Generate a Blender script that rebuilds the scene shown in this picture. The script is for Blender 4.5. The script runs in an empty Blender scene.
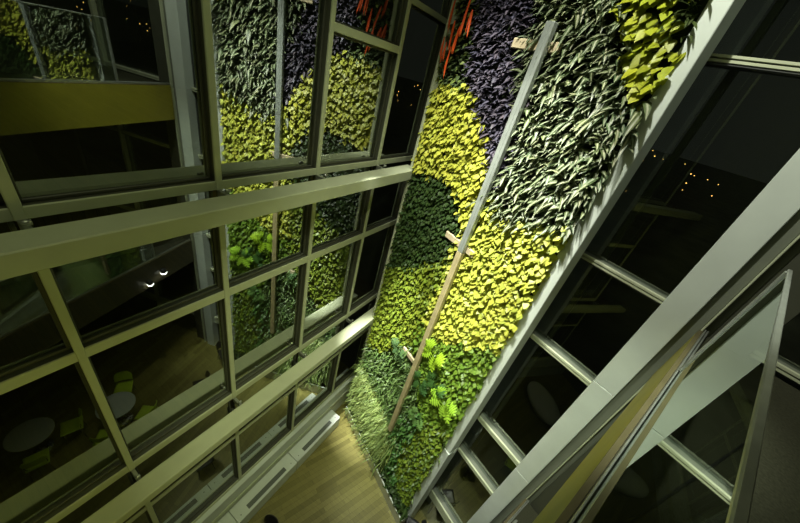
import bpy, math, random
from mathutils import Vector, Matrix
random.seed(7)
HZ = 10.54                      # camera height above the hall floor
sc = bpy.context.scene
COL = sc.collection
R3 = random.random
def U(a, b): return a + (b - a) * random.random()

# ------------------------------------------------------------------ frames
Vz = Vector((0, 0, 1))
class Frame:
    """local (a, b, z): a along the wall, b out of the wall, z from the camera level"""
    def __init__(s, ax, bx): s.A = Vector(ax).normalized(); s.B = Vector(bx).normalized()
    def __call__(s, a, b, z): return s.A * a + s.B * b + Vz * (z + HZ)
WORLD = Frame((1, 0, 0), (0, 1, 0))
GREEN = Frame((-.91563, .40203, 0), (.40203, .91563, 0))      # a grows to the left along the planted wall
RIGHT = Frame((.936, -.352, 0), (.352, .936, 0))              # a grows to the right along the glazed wall

# ------------------------------------------------------------------ mesh builder
class MB:
    def __init__(s): s.v = []; s.f = []; s.c = []; s.sm = []
    def add(s, vs, fs, cols=None, smooth=False):
        o = len(s.v); s.v += [tuple(p) for p in vs]
        for f in fs: s.f.append(tuple(i + o for i in f)); s.sm.append(smooth)
        s.c += cols if cols else [(1, 1, 1)] * len(vs)
        return s
    def box(s, a0, a1, b0, b1, z0, z1, fr=WORLD, bev=.006):
        """box with chamfered edges"""
        a0, a1 = sorted((a0, a1)); b0, b1 = sorted((b0, b1)); z0, z1 = sorted((z0, z1))
        e = min(bev, (a1 - a0) * .3, (b1 - b0) * .3, (z1 - z0) * .3)
        P = []; idx = {}
        for i, (A, sa) in enumerate(((a0, 1), (a1, -1))):
            for j, (B, sb) in enumerate(((b0, 1), (b1, -1))):
                for k, (Z, sz) in enumerate(((z0, 1), (z1, -1))):
                    idx[i, j, k, 0] = len(P); P.append(fr(A, B + sb * e, Z + sz * e))
                    idx[i, j, k, 1] = len(P); P.append(fr(A + sa * e, B, Z + sz * e))
                    idx[i, j, k, 2] = len(P); P.append(fr(A + sa * e, B + sb * e, Z))
        F = []
        for i in (0, 1): F.append([idx[i, j, k, 0] for j, k in ((0, 0), (1, 0), (1, 1), (0, 1))])
        for j in (0, 1): F.append([idx[i, j, k, 1] for i, k in ((0, 0), (0, 1), (1, 1), (1, 0))])
        for k in (0, 1): F.append([idx[i, j, k, 2] for i, j in ((0, 0), (1, 0), (1, 1), (0, 1))])
        for j in (0, 1):
            for k in (0, 1): F.append([idx[0, j, k, 1], idx[1, j, k, 1], idx[1, j, k, 2], idx[0, j, k, 2]])
        for i in (0, 1):
            for k in (0, 1): F.append([idx[i, 0, k, 0], idx[i, 1, k, 0], idx[i, 1, k, 2], idx[i, 0, k, 2]])
        for i in (0, 1):
            for j in (0, 1): F.append([idx[i, j, 0, 0], idx[i, j, 1, 0], idx[i, j, 1, 1], idx[i, j, 0, 1]])
        for i in (0, 1):
            for j in (0, 1):
                for k in (0, 1): F.append([idx[i, j, k, 0], idx[i, j, k, 1], idx[i, j, k, 2]])
        return s.add(P, F)
    def quad(s, p): return s.add(p, [(0, 1, 2, 3)])
    def tube(s, pts, r, n=10, close=False):
        pts = [Vector(p) for p in pts]; rs = r if isinstance(r, (list, tuple)) else [r] * len(pts)
        vs = []; fs = []; m = len(pts)
        t0 = (pts[1] - pts[0]).normalized()
        up = Vector((0, 0, 1)) if abs(t0.z) < .9 else Vector((1, 0, 0))
        x = t0.cross(up).normalized()
        for i, p in enumerate(pts):
            if close: t = (pts[(i + 1) % m] - pts[i - 1]).normalized()
            else: t = (pts[min(i + 1, m - 1)] - pts[max(i - 1, 0)]).normalized()
            x = (x - t * x.dot(t)).normalized(); y = t.cross(x)
            for k in range(n):
                a = 2 * math.pi * k / n
                vs.append(p + (x * math.cos(a) + y * math.sin(a)) * rs[i])
        rng = m if close else m - 1
        for i in range(rng):
            j = (i + 1) % m
            for k in range(n): fs.append((i * n + k, i * n + (k + 1) % n, j * n + (k + 1) % n, j * n + k))
        if not close:
            fs.append(tuple(range(n))[::-1]); fs.append(tuple((m - 1) * n + k for k in range(n)))
        return s.add(vs, fs, smooth=True)
    def lathe(s, c, prof, n=32, sx=1, sy=1, rot=0):
        """profile [(r, z)] about the vertical through c"""
        c = Vector(c); vs = []; fs = []; ca, sa = math.cos(rot), math.sin(rot)
        for r, z in prof:
            for k in range(n):
                a = 2 * math.pi * k / n; x = r * math.cos(a) * sx; y = r * math.sin(a) * sy
                vs.append(c + Vector((x * ca - y * sa, x * sa + y * ca, z)))
        for i in range(len(prof) - 1):
            for k in range(n): fs.append((i * n + k, i * n + (k + 1) % n, (i + 1) * n + (k + 1) % n, (i + 1) * n + k))
        fs.append(tuple(range(n))[::-1]); fs.append(tuple((len(prof) - 1) * n + k for k in range(n)))
        return s.add(vs, fs, smooth=True)
    def build(s, name, mat, parent=None, loc=None, label=None, cat=None, group=None, kind=None, flat=False, recalc=True):
        me = bpy.data.meshes.new(name)
        org = Vector(loc) if loc is not None else Vector((0, 0, 0))
        q = parent
        while q is not None: org = org + Vector(q.location); q = q.parent
        vs = [tuple(Vector(p) - org) for p in s.v]
        me.from_pydata(vs, [], s.f); me.materials.append(mat)
        if any(s.sm): me.polygons.foreach_set('use_smooth', [bool(x) and not flat for x in s.sm])
        if any(c != (1, 1, 1) for c in s.c):
            at = me.color_attributes.new('tint', 'FLOAT_COLOR', 'POINT')
            at.data.foreach_set('color', [x for c in s.c for x in (c[0], c[1], c[2], 1.0)])
        if recalc:
            import bmesh
            b = bmesh.new(); b.from_mesh(me); bmesh.ops.recalc_face_normals(b, faces=b.faces); b.to_mesh(me); b.free()
        me.update()
        o = bpy.data.objects.new(name, me); COL.objects.link(o)
        if parent is not None: o.parent = parent
        else: o.location = org
        tag(o, label, cat, group, kind)
        return o
def tag(o, label=None, cat=None, group=None, kind=None):
    for k, v in (('label', label), ('category', cat), ('group', group), ('kind', kind)):
        if v: o[k] = v
    return o
def thing(name, loc, label=None, cat=None, group=None, kind=None, rz=0):
    o = bpy.data.objects.new(name, None); o.empty_display_size = .2; COL.objects.link(o)
    o.location = loc; o.rotation_euler = (0, 0, rz)
    o.matrix_world = Matrix.Translation(Vector(loc)) @ Matrix.Rotation(rz, 4, 'Z')
    return tag(o, label, cat, group, kind)
def copy_tree(o, parent=None):
    c = o.copy(); COL.objects.link(c)
    if parent is not None: c.parent = parent
    for ch in list(o.children): copy_tree(ch, c)
    return c

# ------------------------------------------------------------------ materials
def mat(name):
    m = bpy.data.materials.new(name); m.use_nodes = True; nt = m.node_tree
    return m, nt, nt.nodes, nt.links, nt.nodes['Principled BSDF']
def paint(name, col, rough=.45, metal=0, var=.08, scale=3., spec=.5, bump=0):
    m, nt, N, L, b = mat(name)
    tc = N.new('ShaderNodeTexCoord'); nz = N.new('ShaderNodeTexNoise'); nz.inputs['Scale'].default_value = scale; nz.inputs['Detail'].default_value = 5
    L.new(tc.outputs['Object'], nz.inputs['Vector'])
    rp = N.new('ShaderNodeValToRGB'); e = rp.color_ramp.elements
    e[0].position = .3; e[1].position = .7
    e[0].color = (*[c * (1 - var) for c in col], 1); e[1].color = (*[min(1, c * (1 + var)) for c in col], 1)
    L.new(nz.outputs['Fac'], rp.inputs['Fac']); L.new(rp.outputs['Color'], b.inputs['Base Color'])
    b.inputs['Roughness'].default_value = rough; b.inputs['Metallic'].default_value = metal
    b.inputs['Specular IOR Level'].default_value = spec
    if bump:
        bp = N.new('ShaderNodeBump'); bp.inputs['Strength'].default_value = bump; bp.inputs['Distance'].default_value = .01
        L.new(nz.outputs['Fac'], bp.inputs['Height']); L.new(bp.outputs['Normal'], b.inputs['Normal'])
    return m
def glass(name, tint, f0=.25, ior=1.5, grime=.0):
    """coated glazing: mirror part rises with the angle, the rest is clear tinted"""
    m = bpy.data.materials.new(name); m.use_nodes = True; nt = m.node_tree; N = nt.nodes; L = nt.links
    N.clear(); out = N.new('ShaderNodeOutputMaterial'); mx = N.new('ShaderNodeMixShader')
    tr = N.new('ShaderNodeBsdfTransparent'); tr.inputs['Color'].default_value = (*tint, 1)
    gl = N.new('ShaderNodeBsdfGlossy'); gl.inputs['Roughness'].default_value = 0; gl.inputs['Color'].default_value = (.93, 1, .95, 1)
    lw = N.new('ShaderNodeLayerWeight'); lw.inputs['Blend'].default_value = .5
    pw = N.new('ShaderNodeMath'); pw.operation = 'POWER'; pw.inputs[1].default_value = 3.0
    ma = N.new('ShaderNodeMath'); ma.operation = 'MULTIPLY_ADD'; ma.inputs[1].default_value = 1 - f0; ma.inputs[2].default_value = f0
    L.new(lw.outputs['Facing'], pw.inputs[0]); L.new(pw.outputs[0], ma.inputs[0]); L.new(ma.outputs[0], mx.inputs['Fac'])
    L.new(tr.outputs[0], mx.inputs[1]); L.new(gl.outputs[0], mx.inputs[2]); L.new(mx.outputs[0], out.inputs['Surface'])
    return m
def glow(name, col, st):
    m, nt, N, L, b = mat(name); b.inputs['Base Color'].default_value = (*col, 1)
    b.inputs['Emission Color'].default_value = (*col, 1); b.inputs['Emission Strength'].default_value = st
    return m
def leafmat(name, rough=.42, trans=.25, spec=.4):
    m, nt, N, L, b = mat(name)
    at = N.new('ShaderNodeAttribute'); at.attribute_name = 'tint'
    nz = N.new('ShaderNodeTexNoise'); nz.inputs['Scale'].default_value = 40
    mix = N.new('ShaderNodeMix'); mix.data_type = 'RGBA'; mix.blend_type = 'MULTIPLY'; mix.inputs['Factor'].default_value = .35
    L.new(at.outputs['Color'], mix.inputs[6]); L.new(nz.outputs['Fac'], mix.inputs[7]); L.new(mix.outputs[2], b.inputs['Base Color'])
    b.inputs['Roughness'].default_value = rough; b.inputs['Specular IOR Level'].default_value = spec
    b.inputs['Subsurface Weight'].default_value = 0
    tl = N.new('ShaderNodeBsdfTranslucent'); L.new(mix.outputs[2], tl.inputs['Color'])
    mx = N.new('ShaderNodeMixShader'); mx.inputs['Fac'].default_value = trans
    L.new(b.outputs[0], mx.inputs[1]); L.new(tl.outputs[0], mx.inputs[2]); L.new(mx.outputs[0], N['Material Output'].inputs['Surface'])
    return m
def planks(name, dark, light, rough=.4, rz=0, w=.09, ln=1.2):
    m, nt, N, L, b = mat(name)
    tc = N.new('ShaderNodeTexCoord'); mp = N.new('ShaderNodeMapping'); mp.inputs['Rotation'].default_value = (0, 0, rz)
    br = N.new('ShaderNodeTexBrick'); br.inputs['Color1'].default_value = (*dark, 1); br.inputs['Color2'].default_value = (*light, 1)
    br.inputs['Mortar'].default_value = (*[c * .45 for c in dark], 1); br.inputs['Scale'].default_value = 1
    br.inputs['Mortar Size'].default_value = .0022; br.inputs['Brick Width'].default_value = ln; br.inputs['Row Height'].default_value = w
    br.offset = .37
    nz = N.new('ShaderNodeTexNoise'); nz.inputs['Scale'].default_value = 3; nz.inputs['Detail'].default_value = 6
    mp2 = N.new('ShaderNodeMapping'); mp2.inputs['Scale'].default_value = (1, 14, 1); mp2.inputs['Rotation'].default_value = (0, 0, rz)
    mix = N.new('ShaderNodeMix'); mix.data_type = 'RGBA'; mix.blend_type = 'OVERLAY'; mix.inputs['Factor'].default_value = .35
    L.new(tc.outputs['Object'], mp.inputs['Vector']); L.new(mp.outputs[0], br.inputs['Vector'])
    L.new(tc.outputs['Object'], mp2.inputs['Vector']); L.new(mp2.outputs[0], nz.inputs['Vector'])
    L.new(br.outputs['Color'], mix.inputs[6]); L.new(nz.outputs['Fac'], mix.inputs[7]); L.new(mix.outputs[2], b.inputs['Base Color'])
    b.inputs['Roughness'].default_value = rough
    return m
def grille_mat(name, col):
    m, nt, N, L, b = mat(name)
    tc = N.new('ShaderNodeTexCoord'); wv = N.new('ShaderNodeTexWave'); wv.bands_direction = 'Y'; wv.inputs['Scale'].default_value = 14
    L.new(tc.outputs['Object'], wv.inputs['Vector'])
    rp = N.new('ShaderNodeValToRGB'); rp.color_ramp.elements[0].color = (*[c * .35 for c in col], 1); rp.color_ramp.elements[1].color = (*col, 1)
    L.new(wv.outputs['Fac'], rp.inputs['Fac']); L.new(rp.outputs['Color'], b.inputs['Base Color']); b.inputs['Roughness'].default_value = .5
    return m

M = dict(
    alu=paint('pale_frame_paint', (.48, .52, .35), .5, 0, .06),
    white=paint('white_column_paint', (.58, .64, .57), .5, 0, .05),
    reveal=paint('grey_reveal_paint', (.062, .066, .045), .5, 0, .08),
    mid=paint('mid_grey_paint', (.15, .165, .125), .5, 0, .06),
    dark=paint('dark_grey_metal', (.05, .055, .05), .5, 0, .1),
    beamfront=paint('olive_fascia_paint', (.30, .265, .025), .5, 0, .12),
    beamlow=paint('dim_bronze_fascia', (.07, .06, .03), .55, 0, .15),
    beambrown=paint('bronze_cap_metal', (.10, .085, .04), .45, .2, .15),
    deck=paint('dark_deck_carpet', (.035, .036, .022), .95, 0, .25, 60, .1, .4),
    steel=paint('brushed_steel', (.42, .44, .40), .32, .75, .1, 12),
    zinc=paint('galvanised_pole', (.38, .42, .38), .4, .35, .14, 6),
    lowpole_lit=paint('warm_lit_lower_pole', (.52, .44, .24), .5, 0, .14, 6),  # tan colour stands in for warm light on the metal
    bamboo=paint('pale_wood_bracket', (.56, .47, .30), .65, 0, .18, 9),
    backing=paint('felt_backing', (.03, .045, .02), .95, 0, .3, 20, .1),
    soil=paint('dark_soil', (.02, .017, .012), .95, 0, .4, 25, .1, .6),
    plaster=paint('interior_plaster', (.11, .115, .09), .8, 0, .08),
    concrete=paint('slab_concrete', (.10, .105, .09), .85, 0, .15),
    ceil=paint('ceiling_paint', (.35, .36, .30), .8, 0, .05),
    black=paint('black_plastic', (.018, .018, .018), .4, 0, .1),
    tabletop=paint('pale_laminate', (.55, .60, .55), .35, 0, .04),
    lime=paint('lime_plastic', (.55, .75, .05), .4, 0, .06),
    chrome=paint('chrome', (.7, .7, .7), .15, 1, .03),
    weave=paint('grey_weave', (.72, .78, .75), .9, 0, .5, 55, .2, .5),
    red=paint('red_bract', (.75, .07, .015), .4, 0, .2, 8),
    ground=paint('night_ground', (.12, .12, .09), .95, 0, .3, .3),
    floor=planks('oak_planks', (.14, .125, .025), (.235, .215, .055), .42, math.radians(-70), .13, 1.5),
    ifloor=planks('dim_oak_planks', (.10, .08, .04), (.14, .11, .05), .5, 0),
    grille=grille_mat('slotted_grille', (.16, .18, .15)),
    glass=glass('coated_glass', (.62, .68, .62), .34),
    guard=glass('guard_glass', (.66, .72, .64), .26),
    outer=glass('outer_glass', (.60, .66, .62), .16),
    leaf=leafmat('leaf'), leafmatte=leafmat('leaf_matte', .55, .15),
    lampglow=glow('lamp_glow', (1, 1, .92), 14),
    city=glow('city_glow', (1, .55, .12), 5),
)

# ================================================================== SETTING
S = 'structure'
def st(name, mb, m, parent=None, **k): return mb.build(name, m, parent, kind=None if parent is not None else S, **k)

FZ = -HZ
st('floor', MB().quad([WORLD(-3.66, -4, FZ), WORLD(7, -4, FZ), WORLD(7, 7.2, FZ), WORLD(-3.66, 7.2, FZ)]), M['floor'])
st('ceiling', MB().box(-3.7, 7, -4, 7.2, 4.5, 4.7), M['ceil'])
st('wall_back', MB().box(-9.6, 7, -4.2, -4, FZ, 4.6), M['plaster'])
st('wall_side', MB().box(6.8, 7, -4, 3, FZ, 4.6), M['plaster'])

# ---- left curtain wall.  mullion faces at x=-3.40, glass at x=-3.65
GX = -3.65; FX = -3.53; KF = FX / -3.4
MY = [y * KF for y in (-2.65, -1.13, .38, 1.935, 3.47, 5.04, 6.44)]
rows = [(-1.55, 1.9), (1.98, 4.5), (-3.16, -2.12), (-5.58, -3.29), (-8.95, -6.98)]
n = 0
for i in range(len(MY) - 1):
    y0, y1 = MY[i] + .035, MY[i + 1] - .035
    segs = [(-1.56, 4.45), (-2.12, -1.66), (-3.17, -2.12), (-5.58, -3.30), (-6.98, -5.72), (-8.95, -7.08)]
    if i == 4: segs[0:1] = [(-1.56, .19), (.29, 4.45)]
    if i == 5: segs[0:1] = [(-1.56, .87), (.95, 4.45)]
    for z0, z1 in segs:
        n += 1; z0 *= KF; z1 *= KF
        w = thing('window_%d' % n, WORLD(GX, (y0 + y1) / 2, z0), kind=S)
        st('pane', MB().quad([WORLD(GX, y0 - .01, z0 - .02), WORLD(GX, y1 + .01, z0 - .02), WORLD(GX, y1 + .01, z1 + .02), WORLD(GX, y0 - .01, z1 + .02)]), M['glass'], w)
        fr = MB()
        fw = .03
        fr.box(GX - .01, GX + .02, y0 - .005, y0 + fw, z0, z1).box(GX - .01, GX + .02, y1 - fw, y1 + .005, z0, z1)
        fr.box(GX - .01, GX + .02, y0, y1, z0 - .005, z0 + fw).box(GX - .01, GX + .02, y0, y1, z1 - fw, z1 + .005)
        st('window_frame', fr, M['reveal'], w)
tn = 0
def trim(mb, m, **k):
    global tn; tn += 1
    return st('trim_%d' % tn, mb, m, **k)
for y in MY:                                             # mullions: pale face cap on a darker deep fin
    for z0, z1 in ((-1.66, 4.35), (-5.72, -2.0), (-9.02, -6.2)):
        z0 *= KF; z1 *= KF
        mroot = thing('trim_%d' % (tn + 1), WORLD(FX, y, z0), kind=S); tn += 1
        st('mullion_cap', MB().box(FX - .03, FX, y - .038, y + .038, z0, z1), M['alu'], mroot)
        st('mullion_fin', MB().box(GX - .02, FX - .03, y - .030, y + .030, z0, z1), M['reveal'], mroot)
for i in range(len(MY) - 1):                             # transoms and sills
    y0, y1 = MY[i] + .03, MY[i + 1] - .03
    tz = [(-1.66, -1.555), (-3.30, -3.165), (-5.72, -5.58), (-7.08, -6.98), (-9.04, -8.95)]
    if i == 4: tz.append((.19, .29))
    if i == 5: tz.append((.87, .95))
    for z0, z1 in tz:
        z0 *= KF; z1 *= KF
        troot = thing('trim_%d' % (tn + 1), WORLD(FX, (y0 + y1) / 2, z0), kind=S); tn += 1
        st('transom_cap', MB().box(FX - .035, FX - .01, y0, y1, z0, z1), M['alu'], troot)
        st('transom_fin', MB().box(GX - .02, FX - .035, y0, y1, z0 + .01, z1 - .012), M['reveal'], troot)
# solid panel under the lowest windows and its ledge line
trim(MB().box(GX, -3.43, -4, 6.35, -10.54, -9.04 * KF), M['white'])
trim(MB().box(-3.429, -3.40, -4, 6.3, -9.99, -9.80), M['alu'])
# long square hollow beams standing off the glass at each storey
for z0, z1, yend in ((-1.90, -1.695, 6.05), (-6.10, -5.93, 6.2)):
    trim(MB().box(-3.33, -3.02, -4, yend, z0, z1, bev=.012), M['alu'])
    for y in MY:
        if y < 6.2: trim(MB().box(FX - .02, -3.30, y - .025, y + .025, z1 - .12, z1 - .02).tube([WORLD(-3.365, y - .03, z1 + .03), WORLD(-3.365, y + .03, z1 + .03)], .022), M['steel'])
# rooms behind the glass
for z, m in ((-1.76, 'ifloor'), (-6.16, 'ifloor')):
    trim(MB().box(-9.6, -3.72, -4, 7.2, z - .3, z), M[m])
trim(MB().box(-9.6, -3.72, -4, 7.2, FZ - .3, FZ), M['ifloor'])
st('wall_left', MB().box(-9.8, -9.6, -4.2, 7.4, FZ, 4.6), M['plaster'])
st('wall_far', MB().box(-9.6, -3.72, 7.2, 7.4, FZ, 4.6), M['plaster'])

# ---- planted wall support
KG = 4.15                                                # distance of the leaf surface
SL, SR = 5.13, 1.66
st('wall_green', MB().box(SR, SL + .02, KG + .10, KG + .28, FZ, 4.5, GREEN), M['backing'])
trim(MB().box(SL - .01, SL + .05, KG - .10, KG + .28, FZ, 4.5, GREEN), M['alu'])
# white column frame to the right of the planting
trim(MB().box(1.47, 1.66, 4.17, 4.43, -6.68, 4.5, GREEN, .008), M['white'])
trim(MB().box(1.46, 1.67, 4.15, 4.44, FZ, -6.70, GREEN, .008), M['white'])
# ---- right curtain wall; frames at b=4.69, glass behind
KR = 4.69; GR = KR + .12
def rwin(t0, t1, z0, z1):
    global n; n += 1
    w = thing('window_%d' % n, RIGHT((t0 + t1) / 2, GR, z0), kind=S)
    st('pane', MB().quad([RIGHT(t0, GR, z0), RIGHT(t1, GR, z0), RIGHT(t1, GR, z1), RIGHT(t0, GR, z1)]), M['outer'], w)
    fr = MB(); fw = .04
    fr.box(t0, t0 + fw, GR - .04, GR + .01, z0, z1, RIGHT).box(t1 - fw, t1, GR - .04, GR + .01, z0, z1, RIGHT)
    st('window_frame', fr, M['dark'], w)
TZ = [(2.6, 2.7), (.785, .87), (-1.65, -1.55), (-3.28, -3.17), (-5.76, -5.62), (-7.05, -6.92), (-9.45, -9.12)]
for (t0, t1) in ((-1.36, -.18), (.60, 2.2), (2.2, 3.8)):
    zs = [4.5] + [z for p in TZ for z in p[::-1]] + [FZ]
    for k in range(0, len(zs) - 1, 2): rwin(t0, t1, zs[k + 1], zs[k])
    for k, (z0, z1) in enumerate(TZ):
        zm = (z0 + .02 + z1) / 2
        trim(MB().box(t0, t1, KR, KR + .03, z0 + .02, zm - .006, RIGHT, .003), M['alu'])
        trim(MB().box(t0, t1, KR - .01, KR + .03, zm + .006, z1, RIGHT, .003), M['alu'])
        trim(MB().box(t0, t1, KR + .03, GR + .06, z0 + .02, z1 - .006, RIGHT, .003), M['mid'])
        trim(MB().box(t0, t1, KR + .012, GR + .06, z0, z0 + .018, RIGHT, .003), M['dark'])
trim(MB().box(2.16, 2.24, KR - .02, GR + .08, FZ, 4.5, RIGHT), M['alu'])
# slim inner post seen behind the glass
trim(MB().box(-1.12, -1.05, GR + .12, GR + .2, FZ, 4.5, RIGHT), M['reveal'])
# big column: pale face, recessed strip, grey return
zc = -3.02
for z0, z1 in ((FZ, -5.6), (-5.595, -3.0), (-2.995, 4.5)):
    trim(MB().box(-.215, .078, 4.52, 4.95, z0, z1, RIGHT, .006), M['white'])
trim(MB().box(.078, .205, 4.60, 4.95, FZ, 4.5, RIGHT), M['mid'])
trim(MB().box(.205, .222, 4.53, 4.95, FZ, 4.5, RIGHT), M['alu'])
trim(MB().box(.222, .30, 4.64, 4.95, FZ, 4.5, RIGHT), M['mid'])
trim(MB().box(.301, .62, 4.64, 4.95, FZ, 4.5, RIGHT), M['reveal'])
st('wall_right', MB().box(3.8, 7.5, KR, KR + .2, FZ, 4.6, RIGHT), M['plaster'])

# ---- galleries on the right: fascia beam, steel shoe, deck
GQ = .245                                                # plane of the guard glass
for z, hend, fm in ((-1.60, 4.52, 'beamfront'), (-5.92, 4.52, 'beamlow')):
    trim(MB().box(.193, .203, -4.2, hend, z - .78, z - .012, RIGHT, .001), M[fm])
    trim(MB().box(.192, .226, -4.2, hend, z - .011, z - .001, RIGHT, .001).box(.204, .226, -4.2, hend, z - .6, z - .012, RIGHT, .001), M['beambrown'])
    trim(MB().box(.228, .241, -4.2, hend, z - .10, z + .035, RIGHT, .003).box(.249, .262, -4.2, hend, z - .10, z + .035, RIGHT, .003), M['steel'])
    trim(MB().box(.264, 6.5, -4.2, hend, z - .42, z - .02, RIGHT), M['deck'])

# ================================================================== THINGS
# ---- glass guard of the upper gallery
def guard(z, lab):
    g = thing('glass_guard', RIGHT(.27, 1, z), lab, 'railing')
    MB().quad([RIGHT(GQ, -3.9, z - .05), RIGHT(GQ, 3.28, z - .05), RIGHT(GQ, 3.28, z + 1.08), RIGHT(GQ, -3.9, z + 1.08)]).build('glass_pane', M['guard'], g)
    MB().box(.238, .262, -3.9, 3.33, z + 1.08, z + 1.095, RIGHT, .004).build('cap_rail', M['steel'], g)
    MB().box(.233, .257, 3.28, 3.33, z + .04, z + 1.078, RIGHT, .004).build('end_post', M['steel'], g)
guard(-1.60, 'frameless glass guard with a thin steel cap rail on the upper right gallery edge')
guard(-5.92, 'glass guard of the lower right gallery, seen as a reflection in the left windows')
cab = MB().tube([RIGHT(a, b, -1.61) for a, b in ((.20 + .1, 1.2), (.445, 1.76), (.63, 2.54), (.78, 3.18))], .008)
cab.build('cable', M['black'], label='thin black cable lying on the upper gallery deck behind the glass guard', cat='cable')
# floodlights under the lower gallery fascia
for i, (h, z) in enumerate(((2.92, -6.47), (3.37, -6.35))):
    t = thing('floodlight', RIGHT(.15, h, z), ('left' if i == 0 else 'right') + ' one of two glaring small floodlights reflected in the lower left window', 'lamp', 'pair of floodlights')
    h0 = MB().lathe(RIGHT(.12, h, z - .06), [(.05, .12), (.07, .10), (.075, .02), (.072, 0)], 16); h0.build('lamp_housing', M['black'], t)
    MB().lathe(RIGHT(.12, h, z - .07), [(.03, .05), (.065, .03), (.078, 0), (.065, -.03), (.03, -.05)], 16).build('lens', M['lampglow'], t)
    MB().tube([RIGHT(.12, h, z), RIGHT(.16, h, z + .03), RIGHT(.194, h, z + .03)], .008).build('bracket_arm', M['chrome'], t)

# ---- radiator covers along the foot of the left glazing
for i, (y0, y1, lab) in enumerate(((3.375, 5.16, 'white slotted radiator cover nearest the planted wall, at the foot of the left glazing'),
                              (1.585, 3.365, 'white slotted radiator cover second from the planted wall, behind the black chair'),
                              (-.205, 1.575, 'third slotted radiator cover from the planted wall, seen only in reflection'))):
    t = thing('radiator_cover', WORLD(-3.2, (y0 + y1) / 2, FZ), lab, 'radiator', 'radiator covers along the left glazing')
    MB().box(-3.395, -2.985, y0, y1, FZ + .06, -10.0, bev=.01).build('cover_body', M['white'], t)
    MB().box(-3.395, -3.02, y0, y1, FZ, FZ + .06).build('plinth', M['dark'], t)
    MB().box(-3.175, -3.055, y0 + .32, y1 - .32, -10.0, -9.994, bev=.001).build('slot_grille', M['grille'], t)
    for yy in (y0 + .13, y1 - .13): MB().lathe(WORLD(-3.1, yy, -10.0), [(.012, 0), (.012, .004), (.006, .006)], 10).build('screw', M['dark'], t)
# ---- planter trough
t = thing('planter_trough', GREEN(3.3, 4.0, FZ), 'long low metal planter trough at the foot of the planted wall', 'planter')
MB().box(1.50, SL, 3.90, 3.925, FZ, -10.13, GREEN).box(1.50, 1.525, 3.925, 4.24, FZ, -10.13, GREEN).build('trough_wall', M['steel'], t)
MB().box(1.49, SL, 3.89, 3.93, -10.13, -10.115, GREEN).box(1.49, 1.53, 3.93, 4.24, -10.13, -10.115, GREEN).build('rim', M['white'], t)
MB().box(1.525, SL, 3.925, 4.24, FZ + .02, -10.22, GREEN).build('soil', M['soil'], t)

# ---- the pole in front of the planting
t = thing('support_pole', GREEN(3.05, 3.97, -8.2), 'tall square metal pole standing off the planted wall on three wooden brackets', 'pole')
MB().box(3.0, 3.125, 3.93, 4.02, -2.42, .90, GREEN, .008).box(3.045, 3.08, 3.924, 3.93, -2.42, .90, GREEN, .002).build('upper_pole', M['zinc'], t)
MB().box(3.0, 3.125, 3.93, 4.02, -8.2, -2.425, GREEN, .008).box(3.045, 3.08, 3.924, 3.93, -8.2, -2.425, GREEN, .002).build('lower_pole', M['lowpole_lit'], t)  # same pole, warm light painted into its lower length
for a0, a1, z in ((2.86, 3.62, .60), (2.84, 3.60, -2.42), (3.0, 3.66, -5.65)):
    b = MB().box(a0, a1, 4.03, 4.08, z, z + .12, GREEN, .01).build('bracket', M['bamboo'], t)
    for a in (a0 + .1, a1 - .16): MB().box(a, a + .06, 4.08, 4.26, z + .03, z + .09, GREEN).build('stub', M['zinc'], b)

# ---- leaves
HEART = [(0, .22), (.14, .86), (.34, 1), (.6, .76), (.82, .38), (1, .02)]
LANCE = [(0, .12), (.18, .62), (.4, 1), (.64, .86), (.84, .46), (1, .02)]
BLADE = [(0, .5), (.35, 1), (.7, .7), (1, .05)]
OVAL = [(0, .2), (.25, .85), (.5, 1), (.75, .75), (1, .08)]
def cj(c, v):
    k = 1 + U(-v, v); g = U(-v, v) * .3
    return (max(0, c[0] * k * (1 + g)), max(0, c[1] * k), max(0, c[2] * k * (1 - g)))
def leaf(mb, fr, base, d, hint, L, W, prof, curve, fold, edge, mid, stripe=0):
    d = Vector(d).normalized(); n = Vector(hint); n = (n - d * n.dot(d))
    if n.length < 1e-3: n = Vector((0, -1, 0))
    n.normalize(); s = d.cross(n)
    vs = []; cs = []; B = Vector(base)
    for t, w in prof:
        p = B + d * (L * t) - Vector((0, 0, 1)) * (curve * L * t * t)
        hw = W * .5 * w
        for q in ((-1, -stripe, 0, stripe, 1) if stripe else (-1, 0, 1)):
            v = p + s * (q * hw) + n * (fold * hw * abs(q))
            vs.append(fr(*v)); cs.append(edge if q else mid)
    fs = []; m = 5 if stripe else 3
    for i in range(len(prof) - 1):
        for j in range(m - 1): o = i * m + j; fs.append((o, o + 1, o + m + 1, o + m))
    mb.add(vs, fs, cs, True)
def inside(p, poly):
    x, y = p; r = False; j = len(poly) - 1
    for i in range(len(poly)):
        (xi, yi), (xj, yj) = poly[i], poly[j]
        if (yi > y) != (yj > y) and x < (xj - xi) * (y - yi) / (yj - yi) + xi: r = not r
        j = i
    return r
def samples(poly, sp, jit=.9):
    x0 = min(p[0] for p in poly) - sp; x1 = max(p[0] for p in poly) + sp; y0 = min(p[1] for p in poly) - sp; y1 = max(p[1] for p in poly) + sp
    out = []; r = 0; y = y0
    while y < y1:
        x = x0 + (sp / 2 if r % 2 else 0)
        while x < x1:
            p = (x + U(-.5, .5) * sp * jit, y + U(-.5, .5) * sp * jit)
            # feathered borders
            q = (p[0] + U(-.09, .09), p[1] + U(-.09, .09))
            if inside(q, poly) and SR - .02 < p[0] < SL: out.append(p)
            x += sp
        y += sp * .87; r += 1
    return out
K = KG / 4.51
def sc_(p): return [(a * K, z * K) for a, z in p]
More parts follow.
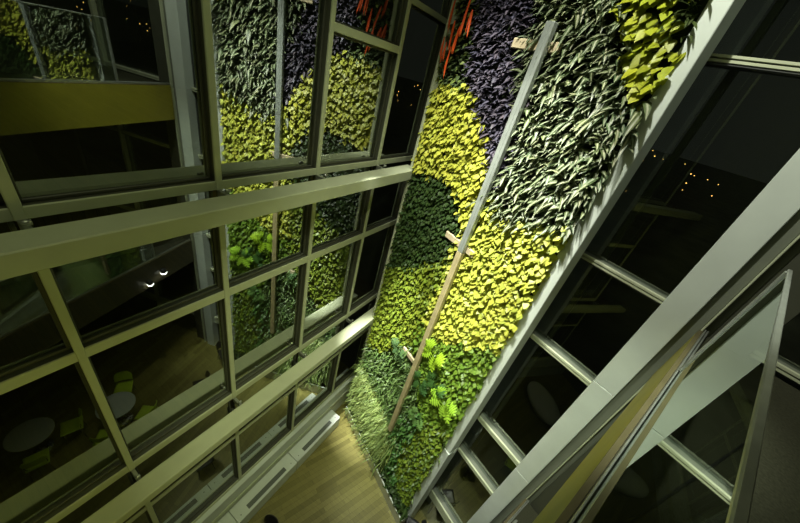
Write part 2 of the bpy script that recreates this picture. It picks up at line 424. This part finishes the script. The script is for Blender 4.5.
ZN = dict(
 red=[(5.78, 1.3), (5.04, 1.3), (4.84, .49), (4.74, -.01), (5.60, -.10)],
 purple=[(5.04, 1.3), (3.74, 1.3), (3.75, .97), (3.64, .55), (3.41, .05), (3.25, -.35), (3.1, -.69), (3.19, -1.31), (3.47, -1.24), (3.99, -.54), (4.71, .04), (4.84, .49)],
 yellowL=[(5.60, -.1), (4.69, 0), (3.99, -.54), (3.67, -.96), (3.51, -1.45), (3.56, -2.3), (4.01, -1.77), (4.49, -1.61), (5.60, -1.85)],
 darkL=[(5.60, -1.84), (4.49, -1.61), (4.01, -1.77), (3.6, -2.32), (3.59, -2.9), (4.12, -3.43), (5.0, -4.2), (5.60, -4.6)],
 zebra=[(3.74, 1.3), (2.62, 1.3), (2.22, .71), (2.03, .43), (1.75, .38), (1.70, -1.25), (2.22, -1.55), (3.01, -1.64), (3.34, -1.47), (3.1, -.69), (3.64, .55)],
 yellowR=[(2.62, 1.3), (2.29, 1.3), (2.1, 1.17), (1.80, .95), (1.78, .38), (2.03, .43)],
 darkC=[(2.29, 1.3), (1.75, 1.3), (1.75, .95), (2.1, 1.17)],
 yellowC=[(3.6, -2.21), (3.4, -1.5), (2.9, -1.64), (2.3, -1.55), (1.74, -1.3), (1.74, -3.76), (2.38, -4.32), (3.1, -4.91), (3.72, -4.86), (3.62, -3.85), (3.59, -2.9)],
 limeL=[(5.60, -4.6), (5.0, -4.2), (4.12, -3.43), (3.59, -2.9), (3.62, -3.85), (3.72, -4.86), (3.73, -5.76), (4.9, -7.2), (5.60, -7.6)],
 greenR=[(3.72, -4.86), (3.1, -4.91), (2.38, -4.32), (1.74, -3.76), (1.74, -6.5), (2.55, -7.32), (3.73, -5.76)],
 fern=[(5.60, -7.6), (4.9, -7.2), (3.73, -5.76), (2.7, -7.2), (3.36, -9.1), (4.28, -9.0), (5.60, -8.9)],
 bottomR=[(2.55, -7.32), (1.74, -6.5), (1.74, -11.1), (2.3, -11.1), (2.85, -9.39)],
 bottom=[(3.5, -8.8), (2.7, -7.2), (2.5, -7.32), (2.85, -9.39), (2.3, -11.1), (3.6, -11.1)],
)
ZN = {k: sc_(v) for k, v in ZN.items()}
H = 4.2
EXT = dict(red=[(5.15, 1.19), (4.64, 1.19), (4.4, H), (5.15, H)], purple=[(4.64, 1.19), (3.44, 1.19), (3.3, H), (4.4, H)],
           zebra=[(3.44, 1.19), (2.41, 1.19), (2.3, H), (3.3, H)], yellowR=[(2.41, 1.19), (1.6, 1.19), (1.6, H), (2.3, H)])
def pothos(mb, zone, sp, L, base, v=.25, mid=None, b0=0.0):
    for a, z in samples(zone, sp):
        c = cj(base, v); l = L * U(.75, 1.25)
        for k in range(2):
            leaf(mb, GREEN, (a + U(-.03, .03), KG - U(-.06, .08) - b0, z + U(-.03, .03)), (U(-.6, .6), -U(.25, .8), -U(.35, 1.0)), (U(-.3, .3), -1, U(.4, 1.0)),
                 l, l * U(.72, .9), HEART, U(0, .25), U(.05, .22), c, mid or cj(base, v * .6))
            c = cj(base, v)
def lances(mb, zone, sp, L, wr, edge, mid, v=.3, up=(-.3, .6), droop=(.25, .6), reach=.06, k=2, prof=LANCE, stripe=0, out=(.4, .9)):
    for a, z in samples(zone, sp):
        for _ in range(k):
            l = L * U(.7, 1.25)
            leaf(mb, GREEN, (a + U(-.03, .03), KG - U(-.09, reach - .04), z + U(-.03, .03)), (U(-.9, .9), -U(*out), U(*up)), (U(-.3, .3), -.7, 1),
                 l, l * wr * U(.8, 1.2), prof, U(*droop), U(.1, .35), cj(edge, v), cj(mid, v * .5), stripe)
def foliage(name, lab, mb, m='leaf'):
    return mb.build(name, M[m], label=lab, cat='plants', kind='stuff', recalc=False)
both = lambda k: [ZN[k]] + ([EXT[k]] if k in EXT else [])

mb = MB()
for z in both('zebra'): lances(mb, z, .070, .22, .27, (.11, .155, .065), (.56, .59, .40), .45, up=(-.3, .55), droop=(.2, .9), stripe=.5, out=(.35, 1.0))
foliage('striped_foliage', 'broad field of dark arching leaves with pale stripes on the upper right of the planted wall', mb)
mb = MB()
for z in both('purple'): lances(mb, z, .056, .135, .36, (.08, .07, .105), (.19, .17, .22), .5)
foliage('purple_foliage', 'purple-grey leaves in a curved band left of the upper pole', mb)
mb = MB(); pothos(mb, ZN['yellowL'], .056, .098, (.57, .59, .075), .35); foliage('yellow_foliage', 'bright yellow leaves in a curved band along the upper left edge of the planted wall', mb)
mb = MB()
for z in both('yellowR'): pothos(mb, z, .07, .12, (.44, .49, .03), .35)
foliage('yellow_foliage', 'large yellow-green heart leaves at the top right corner by the white column', mb)
mb = MB(); pothos(mb, ZN['yellowC'], .056, .10, (.57, .61, .085), .35); foliage('yellow_foliage', 'glaring pale yellow leaves in the middle of the planted wall right of the pole', mb)
mb = MB(); pothos(mb, ZN['limeL'], .056, .088, (.20, .27, .025), .5); foliage('lime_foliage', 'olive-lime leaves left of the pole in the middle of the planted wall', mb)
mb = MB(); pothos(mb, ZN['greenR'], .056, .088, (.17, .29, .03), .5); foliage('green_foliage', 'mid green leaves along the right edge below the yellow field', mb)
mb = MB(); pothos(mb, ZN['darkL'], .05, .075, (.045, .085, .02), .5); foliage('dark_foliage', 'small dark green leaves on the left edge below the yellow band', mb)
mb = MB(); lances(mb, ZN['darkC'], .06, .2, .16, (.05, .08, .02), (.08, .11, .03)); foliage('dark_foliage', 'dark narrow leaves in the extreme top right corner of the planted wall', mb)
mb = MB(); lances(mb, ZN['fern'], .075, .24, .12, (.065, .14, .03), (.18, .28, .075), .45, out=(.15, .5)); foliage('fern_foliage', 'dark ferny fronds on the lower left of the planted wall', mb)
mb = MB(); pothos(mb, ZN['bottomR'], .058, .08, (.20, .29, .03), .5); lances(mb, ZN['bottomR'], .12, .16, .3, (.10, .18, .04), (.16, .24, .06)); foliage('small_leaf_foliage', 'small yellow-green leaves on the lower right edge of the planted wall', mb)
mb = MB(); lances(mb, ZN['bottom'], .08, .19, .38, (.05, .15, .025), (.11, .25, .05), .5); foliage('glossy_foliage', 'glossy deep green leaves below the foot of the pole', mb)
mb = MB()
for z in both('red'):
    lances(mb, z, .075, .13, .4, (.05, .085, .03), (.11, .15, .06), .5)
    pothos(mb, z, .16, .07, (.25, .33, .08), .4)
foliage('trailing_foliage', 'small dark trailing leaves behind the red flower spikes at the top left', mb)
# pale grasses rising out of the planter, thick at the left end
mb = MB()
for _ in range(4200):
    a = U(2.75, SL - .02)
    top = -7.85 - (SL - a) * .22
    z = top - abs(random.gauss(0, 1)) * .95
    if z < -10.25: continue
    if a < 3.4 and R3() < (3.4 - a) * 1.6: continue
    b = KG + .08 - U(0, .26) * min(1, max(.15, (-8.3 - z) / 1.9))
    l = U(.3, .5); pale = U(0, 1)
    leaf(mb, GREEN, (a, b, z), (U(-.7, .8), -U(.25, .8), U(-.2, .9)), (0, -1, 1), l, U(.018, .034), BLADE, U(.3, .9), .2, cj((.10 + .28 * pale, .20 + .32 * pale, .03 + .12 * pale), .35), cj((.40, .50, .17), .3))
foliage('pale_grass', 'pale arching grass blades at the lower left corner of the planted wall', mb)
mb = MB()
for _ in range(900):
    a = U(1.55, 4.6); l = U(.14, .24)
    leaf(mb, GREEN, (a, U(3.96, 4.2), U(-10.2, -9.8)), (U(-.8, .8), -U(.1, .6), U(.1, .9)), (0, -1, 1), l, l * .4, LANCE, U(.3, .6), .2, cj((.035, .075, .02), .5), cj((.07, .12, .03), .3))
foliage('planter_foliage', 'dark broad leaves filling the right half of the planter trough', mb)
# red flower spikes
for i, (a, z1, ln) in enumerate(((5.04, 1.15, .55), (4.92, .85, .48), (4.68, 1.18, .55), (4.98, .55, .36), (5.07, .62, .34), (4.84, .50, .50), (4.58, 1.0, .42), (4.76, .78, .42))):
    mb = MB()
    for k in range(2): leaf(mb, GREEN, (a, KG - .15 + .01 * k, z1), (U(-.3, .0), -.12, -1), (U(-.3, .3), -1, .3), ln * U(.7, 1), .038, [(0, .3), (.2, .8), (.5, 1), (.8, .8), (1, .05)], .05, .5, (.8, .075, .012), (.9, .16, .03))
    mb.build('red_flower_spike', M['leaf'], loc=GREEN(a, KG - .15, z1), label='slender hanging red-orange flower spike at the top left corner of the planted wall', cat='flower', group='red flower spikes on the planted wall', recalc=False)

# ---- split-leaf philodendrons
def lobed(mb, fr, base, d, hint, L, col):
    d = Vector(d).normalized(); n = Vector(hint); n = (n - d * n.dot(d)).normalized(); s = d.cross(n); B = Vector(base)
    P = lambda x, y, k=0: fr(*(B + d * (L * y) + s * (L * x) - n * (L * k) - Vector((0, 0, 1)) * (.25 * L * y * y)))
    c2 = cj(col, .1); m2 = tuple(min(1, x * 1.25) for x in col)
    N = 6
    for sg in (-1, 1):
        for i in range(N):
            t = i / (N - 1); y0 = .06 + .78 * t; wl = .52 * math.sin(math.pi * (.22 + .70 * t)) + .06
            tipx = sg * wl; tipy = y0 - .10 + .30 * t
            mb.add([P(0, y0), P(0, y0 + .12), P(sg * wl * .55, (y0 + tipy) / 2 + .13, .02), P(tipx, tipy, .10), P(sg * wl * .55, (y0 + tipy) / 2 - .035, .02)],
                   [(0, 1, 2, 4), (4, 2, 3)], [m2, m2, col, c2, col], True)
    mb.add([P(-.05, .84), P(.05, .84), P(0, 1.06, .08)], [(0, 1, 2)], [m2, m2, c2])
def philodendron(a, z, sc, col, nl, lab):
    t = thing('philodendron', GREEN(a, KG - .02, z), lab, 'plant', 'split-leaf plants on the planted wall')
    for k in range(nl):
        an = 2 * math.pi * (k + U(-.2, .2)) / nl; r = U(.55, 1.0)
        d = (math.cos(an) * r, -.75, math.sin(an) * r * .8 + .05)
        b1 = Vector((a, KG - .02, z)); b2 = b1 + Vector(d).normalized() * (sc * .75)
        MB().tube([GREEN(*b1), GREEN(*(b1 + (b2 - b1) * .5 + Vector((0, 0, .03)))), GREEN(*b2)], .006 * sc / .3, 6).build('stalk', M['stem'], t)
        mb = MB(); lobed(mb, GREEN, b2, (d[0], -.25, d[2] - .35), (0, -1, .7), sc * U(.85, 1.15), cj(col, .15)); mb.build('leaf', M['leaf'], t, recalc=False)
M['stem'] = paint('plant_stalk', (.16, .24, .06), .5)
philodendron(2.74, -4.72, .24, (.42, .66, .04), 7, 'bright lime split-leaf plant on the wall right beside the lower pole')
philodendron(2.05, -5.45, .24, (.36, .62, .05), 7, 'bright lime split-leaf plant near the lower right edge of the planted wall')
philodendron(2.40, -5.30, .2, (.07, .17, .04), 7, 'dark green split-leaf plant between the two bright lime ones')
philodendron(2.80, -5.75, .2, (.06, .15, .04), 6, 'dark green split-leaf plant touching the lower pole below a bright one')
philodendron(2.50, -6.75, .2, (.16, .30, .08), 7, 'mid green split-leaf plant right of the foot of the pole')
philodendron(3.75, -5.7, .2, (.09, .17, .06), 7, 'dull green split-leaf plant left of the pole under its lowest bracket')

# ---- cafe furniture on the hall floor (mostly seen mirrored in the left glazing)
def table(loc, lab):
    t = thing('round_table', (0, 0, 0), lab, 'table', 'round tables on the hall floor')
    V = lambda z: Vector((0, 0, z))
    MB().lathe(V(0), [(.42, .715), (.435, .725), (.435, .735), (.42, .74)], 40).build('tabletop', M['tabletop'], t)
    MB().lathe(V(0), [(.03, .02), (.03, .70), (.09, .714)], 18).build('column', M['chrome'], t)
    MB().lathe(V(0), [(.26, 0), (.26, .012), (.05, .03)], 28).build('base', M['chrome'], t)
    t.location = loc; return t
table((.6, 1.1, 0), 'pale round table reflected in the left window beside the lime chairs')
table((1.15, -.44, 0), 'dimmer pale round table reflected at the far left of the picture')
def chair(m, name, lab, cat='chair', group=None):
    t = thing(name, (0, 0, 0), lab, cat, group)
    s = MB(); fs = []; vs = []; n = 8
    for i in range(n + 1):
        for j in range(n + 1):
            x = (j / n - .5); y = (i / n - .5)
            w = .44 - .04 * (i / n)
            z = .45 - .02 * math.cos(x * math.pi) * math.cos(y * math.pi) + .02 * abs(x) ** 2
            vs.append(Vector((x * w, -y * .43, z)))
    top = len(vs); vs += [v - Vector((0, 0, .018)) for v in vs]
    for i in range(n):
        for j in range(n):
            a = i * (n + 1) + j; fs.append((a, a + 1, a + n + 2, a + n + 1)); fs.append((top + a, top + a + n + 1, top + a + n + 2, top + a + 1))
    rim = [j for j in range(n + 1)] + [i * (n + 1) + n for i in range(1, n + 1)] + [n * (n + 1) + j for j in range(n - 1, -1, -1)] + [i * (n + 1) for i in range(n - 1, 0, -1)]
    for k in range(len(rim)): a, b = rim[k], rim[(k + 1) % len(rim)]; fs.append((a, b, top + b, top + a))
    s.add(vs, fs, None, True).build('seat', m, t)
    s = MB(); vs = []; fs = []
    for i in range(n + 1):
        for j in range(n + 1):
            x = j / n - .5; z = i / n; w = .43 * (1 - .35 * max(0, z - .55) ** 2 * 4 * abs(x) * 2)
            vs.append(Vector((x * w, -.20 - .07 * z + .10 * x * x * 2, .56 + .30 * z)))
    top = len(vs); vs += [v - Vector((0, .016, 0)) for v in vs]
    for i in range(n):
        for j in range(n):
            a = i * (n + 1) + j; fs.append((a, a + 1, a + n + 2, a + n + 1)); fs.append((top + a, top + a + n + 1, top + a + n + 2, top + a + 1))
    for k in range(len(rim)): a, b = rim[k], rim[(k + 1) % len(rim)]; fs.append((a, b, top + b, top + a))
    s.add(vs, fs, None, True).build('backrest', m, t)
    for sx in (-1, 1):
        MB().tube([(sx * .17, -.16, .43), (sx * .185, -.20, .62)], .011, 8).build('back_post', M['chrome'] if m is not M['black'] else M['black'], t)
        for sy in (-1, 1): MB().tube([(sx * .16, sy * .15, .44), (sx * .20, sy * .20, .0)], [.013, .010], 10).build('leg', M['chrome'] if m is not M['black'] else M['black'], t)
    return t
def place(t, loc, rz, lab=None):
    t.location = loc; t.rotation_euler = (0, 0, rz)
    if lab: t['label'] = lab
    return t
def face(px, py, tx, ty): return math.atan2(ty - py, tx - px) - math.pi / 2
G1 = 'lime chairs around the reflected tables'
lime0 = chair(M['lime'], 'cafe_chair', 'lime chair on the near left of the pale round table, seen in reflection', group=G1)
spots = [((.05, .62), (.6, 1.1), 'lime chair at the window side of the brighter reflected table, lower left of it'),
         ((.02, 1.55), (.6, 1.1), 'lime chair at the window side of the brighter reflected table, lower right of it'),
         ((1.30, 1.50), (.6, 1.1), 'lime chair on the far side of the brighter reflected table'),
         ((.52, -.55), (1.15, -.44), 'lime chair at the window side of the dimmer reflected table'),
         ((.95, .22), (1.15, -.44), 'lime chair between the two reflected tables')]
for i, ((x, y), tgt, lab) in enumerate(spots):
    c = lime0 if i == 0 else copy_tree(lime0)
    place(c, (x, y, 0), face(x, y, *tgt), lab)
G2 = 'black chairs on the hall floor'
blk = chair(M['black'], 'black_chair', 'black chair with rounded back at the bottom left edge of the wooden floor', group=G2)
place(blk, (-2.33, 1.84, 0), math.radians(190))
for (x, y, r, lab) in ((.52, 4.22, 100, 'black chair close to the right end of the planter at the bottom of the picture'), (-.15, 3.0, 200, 'black chair seen as a dark reflection above the lowest transom of the right glazing')):
    place(copy_tree(blk), (x, y, 0), math.radians(r), lab)
# woven oval pouf
t = thing('oval_pouf', (-2.0, -1.5, 0), 'large grey woven oval pouf reflected in the right window', 'pouf')
MB().lathe((-2.0, -1.5, 0), [(.5, 0), (.8, .05), (.92, .2), (.9, .34), (.72, .43), (.3, .46)], 40, 1.1, .62, .2).build('cushion', M['weave'], t)
MB().tube([Vector((-2.0, -1.5, .2)) + Matrix.Rotation(.2, 3, 'Z') @ Vector((.92 * 1.1 * math.cos(k * math.pi / 20), .92 * .62 * math.sin(k * math.pi / 20), 0)) for k in range(40)], .014, 6, True).build('piping', M['reveal'], t)

# ---- night outside
st('ground', MB().quad([RIGHT(-400, 5.0, FZ - .6), RIGHT(400, 5.0, FZ - .6), RIGHT(400, 600, FZ - .6), RIGHT(-400, 600, FZ - .6)]), M['ground'])
mb = MB()
for _ in range(120):
    az = math.radians(U(-12, 78)); d = U(60, 230); z = (-U(.3, 10) if R3() < .3 else -HZ + U(.2, 6)) if _ else -HZ - .55
    r = d * U(.0006, .0014)
    c = Vector((math.sin(az) * d, math.cos(az) * d, z + HZ))
    mb.add([c + Vector(v) * r for v in ((1, 0, 0), (-1, 0, 0), (0, 1, 0), (0, -1, 0), (0, 0, 1), (0, 0, -1))], [(0, 2, 4), (2, 1, 4), (1, 3, 4), (3, 0, 4), (2, 0, 5), (1, 2, 5), (3, 1, 5), (0, 3, 5)])
mb.build('city_lights', M['city'], label='scatter of tiny orange city lights in the night outside the right windows', cat='lights', kind='stuff')

# ================================================================== LIGHT
def spot(name, fr, p, tgt, W, ang, col=(1, 1, .9), blend=.9, r=.06):
    l = bpy.data.lights.new(name, 'SPOT'); l.energy = W; l.spot_size = math.radians(ang); l.spot_blend = blend; l.color = col; l.shadow_soft_size = r
    o = bpy.data.objects.new(name, l); COL.objects.link(o); a = fr(*p); b = fr(*tgt); o.location = a
    o.rotation_euler = (b - a).to_track_quat('-Z', 'Y').to_euler(); return o
def area(name, p, W, sx, sy, col, tgt=None):
    l = bpy.data.lights.new(name, 'AREA'); l.shape = 'RECTANGLE'; l.size = sx; l.size_y = sy; l.energy = W; l.color = col
    o = bpy.data.objects.new(name, l); COL.objects.link(o); o.location = WORLD(*p)
    if tgt: o.rotation_euler = (WORLD(*tgt) - WORLD(*p)).to_track_quat('-Z', 'Y').to_euler()
    return o
WH = (1, 1, .88)
spot('spot_centre', GREEN, (2.9, 1.5, 4.2), (2.4, 4.15, -2.0), 4800, 27, WH, 1)
spot('spot_left', GREEN, (3.6, 1.7, 4.2), (4.15, 4.15, -1.0), 2300, 27, WH, 1)
spot('spot_top', GREEN, (2.2, 1.3, 4.3), (1.95, 4.2, -.2), 1300, 80, WH, 1)
spot('spot_low', GREEN, (2.6, 1.4, 4.2), (2.6, 4.15, -5.2), 1700, 34, WH, 1)
spot('spot_grass', GREEN, (3.7, 2.0, 4.2), (4.35, 4.15, -8.4), 20000, 12.5, (1, 1, .92), 1)
spot('spot_foot', GREEN, (2.8, 2.0, 4.2), (2.7, 4.1, -8.6), 4200, 18, (.92, 1, .82), 1)
area('ceiling_fill', (-1.2, .6, 4.3), 62, 3, 5, (.95, 1, .58))  # unseen fill, added to lift the general level
spot('column_fill', RIGHT, (-.6, .6, 4.2), (.0, 4.5, -6.0), 3000, 26, (.92, 1, .82), 1)  # added spot that brightens the lower part of the column
spot('facade_fill', WORLD, (1.6, .8, 4.3), (-3.3, 3.6, -7.5), 1900, 34, (.95, 1, .66), 1)  # added fill aimed at the lower left glazing
spot('spot_beam', WORLD, (.8, 1.2, 4.3), (-3.2, 4.4, -1.8), 700, 34, (.97, 1, .75), 1)
area('hall_fill', (1.0, -1.2, -2.5), 48, 2, 2, (1, .97, .2), (-3.4, 1.0, -5))  # added unseen fill, imitates yellow-olive bounce on the left facade
area('floor_fill', (-1.0, 2.6, -2.8), 10, 1.2, 2.5, (1, .95, .45))  # fill added in mid-air to brighten the planks

w = bpy.data.worlds.new('night'); sc.world = w; w.use_nodes = True
w.node_tree.nodes['Background'].inputs['Color'].default_value = (.9, 1, .8, 1); w.node_tree.nodes['Background'].inputs['Strength'].default_value = .012

# ================================================================== CAMERA
cd = bpy.data.cameras.new('camera'); cam = bpy.data.objects.new('camera', cd); COL.objects.link(cam); sc.camera = cam
cd.sensor_width = 36; cd.lens = 308.675 / 800 * 36; cd.clip_start = .02; cd.clip_end = 1000
ex = Vector((.8097911686, .5381812366, .2336647596)); ey = Vector((.4584385319, -.3318506073, -.8244448356)); ez = Vector((-.3661589487, .7747490762, -.5154527071))
mw = Matrix((ex, -ey, -ez)).transposed().to_4x4(); mw.translation = Vector((0, 0, HZ)); cam.matrix_world = mw
sc.view_settings.view_transform = 'Standard'
sc.view_settings.look = 'None'
sc.view_settings.exposure = 0
sc.cycles.max_bounces = 10; sc.cycles.transparent_max_bounces = 16; sc.cycles.glossy_bounces = 6
sc.cycles.sample_clamp_indirect = 4
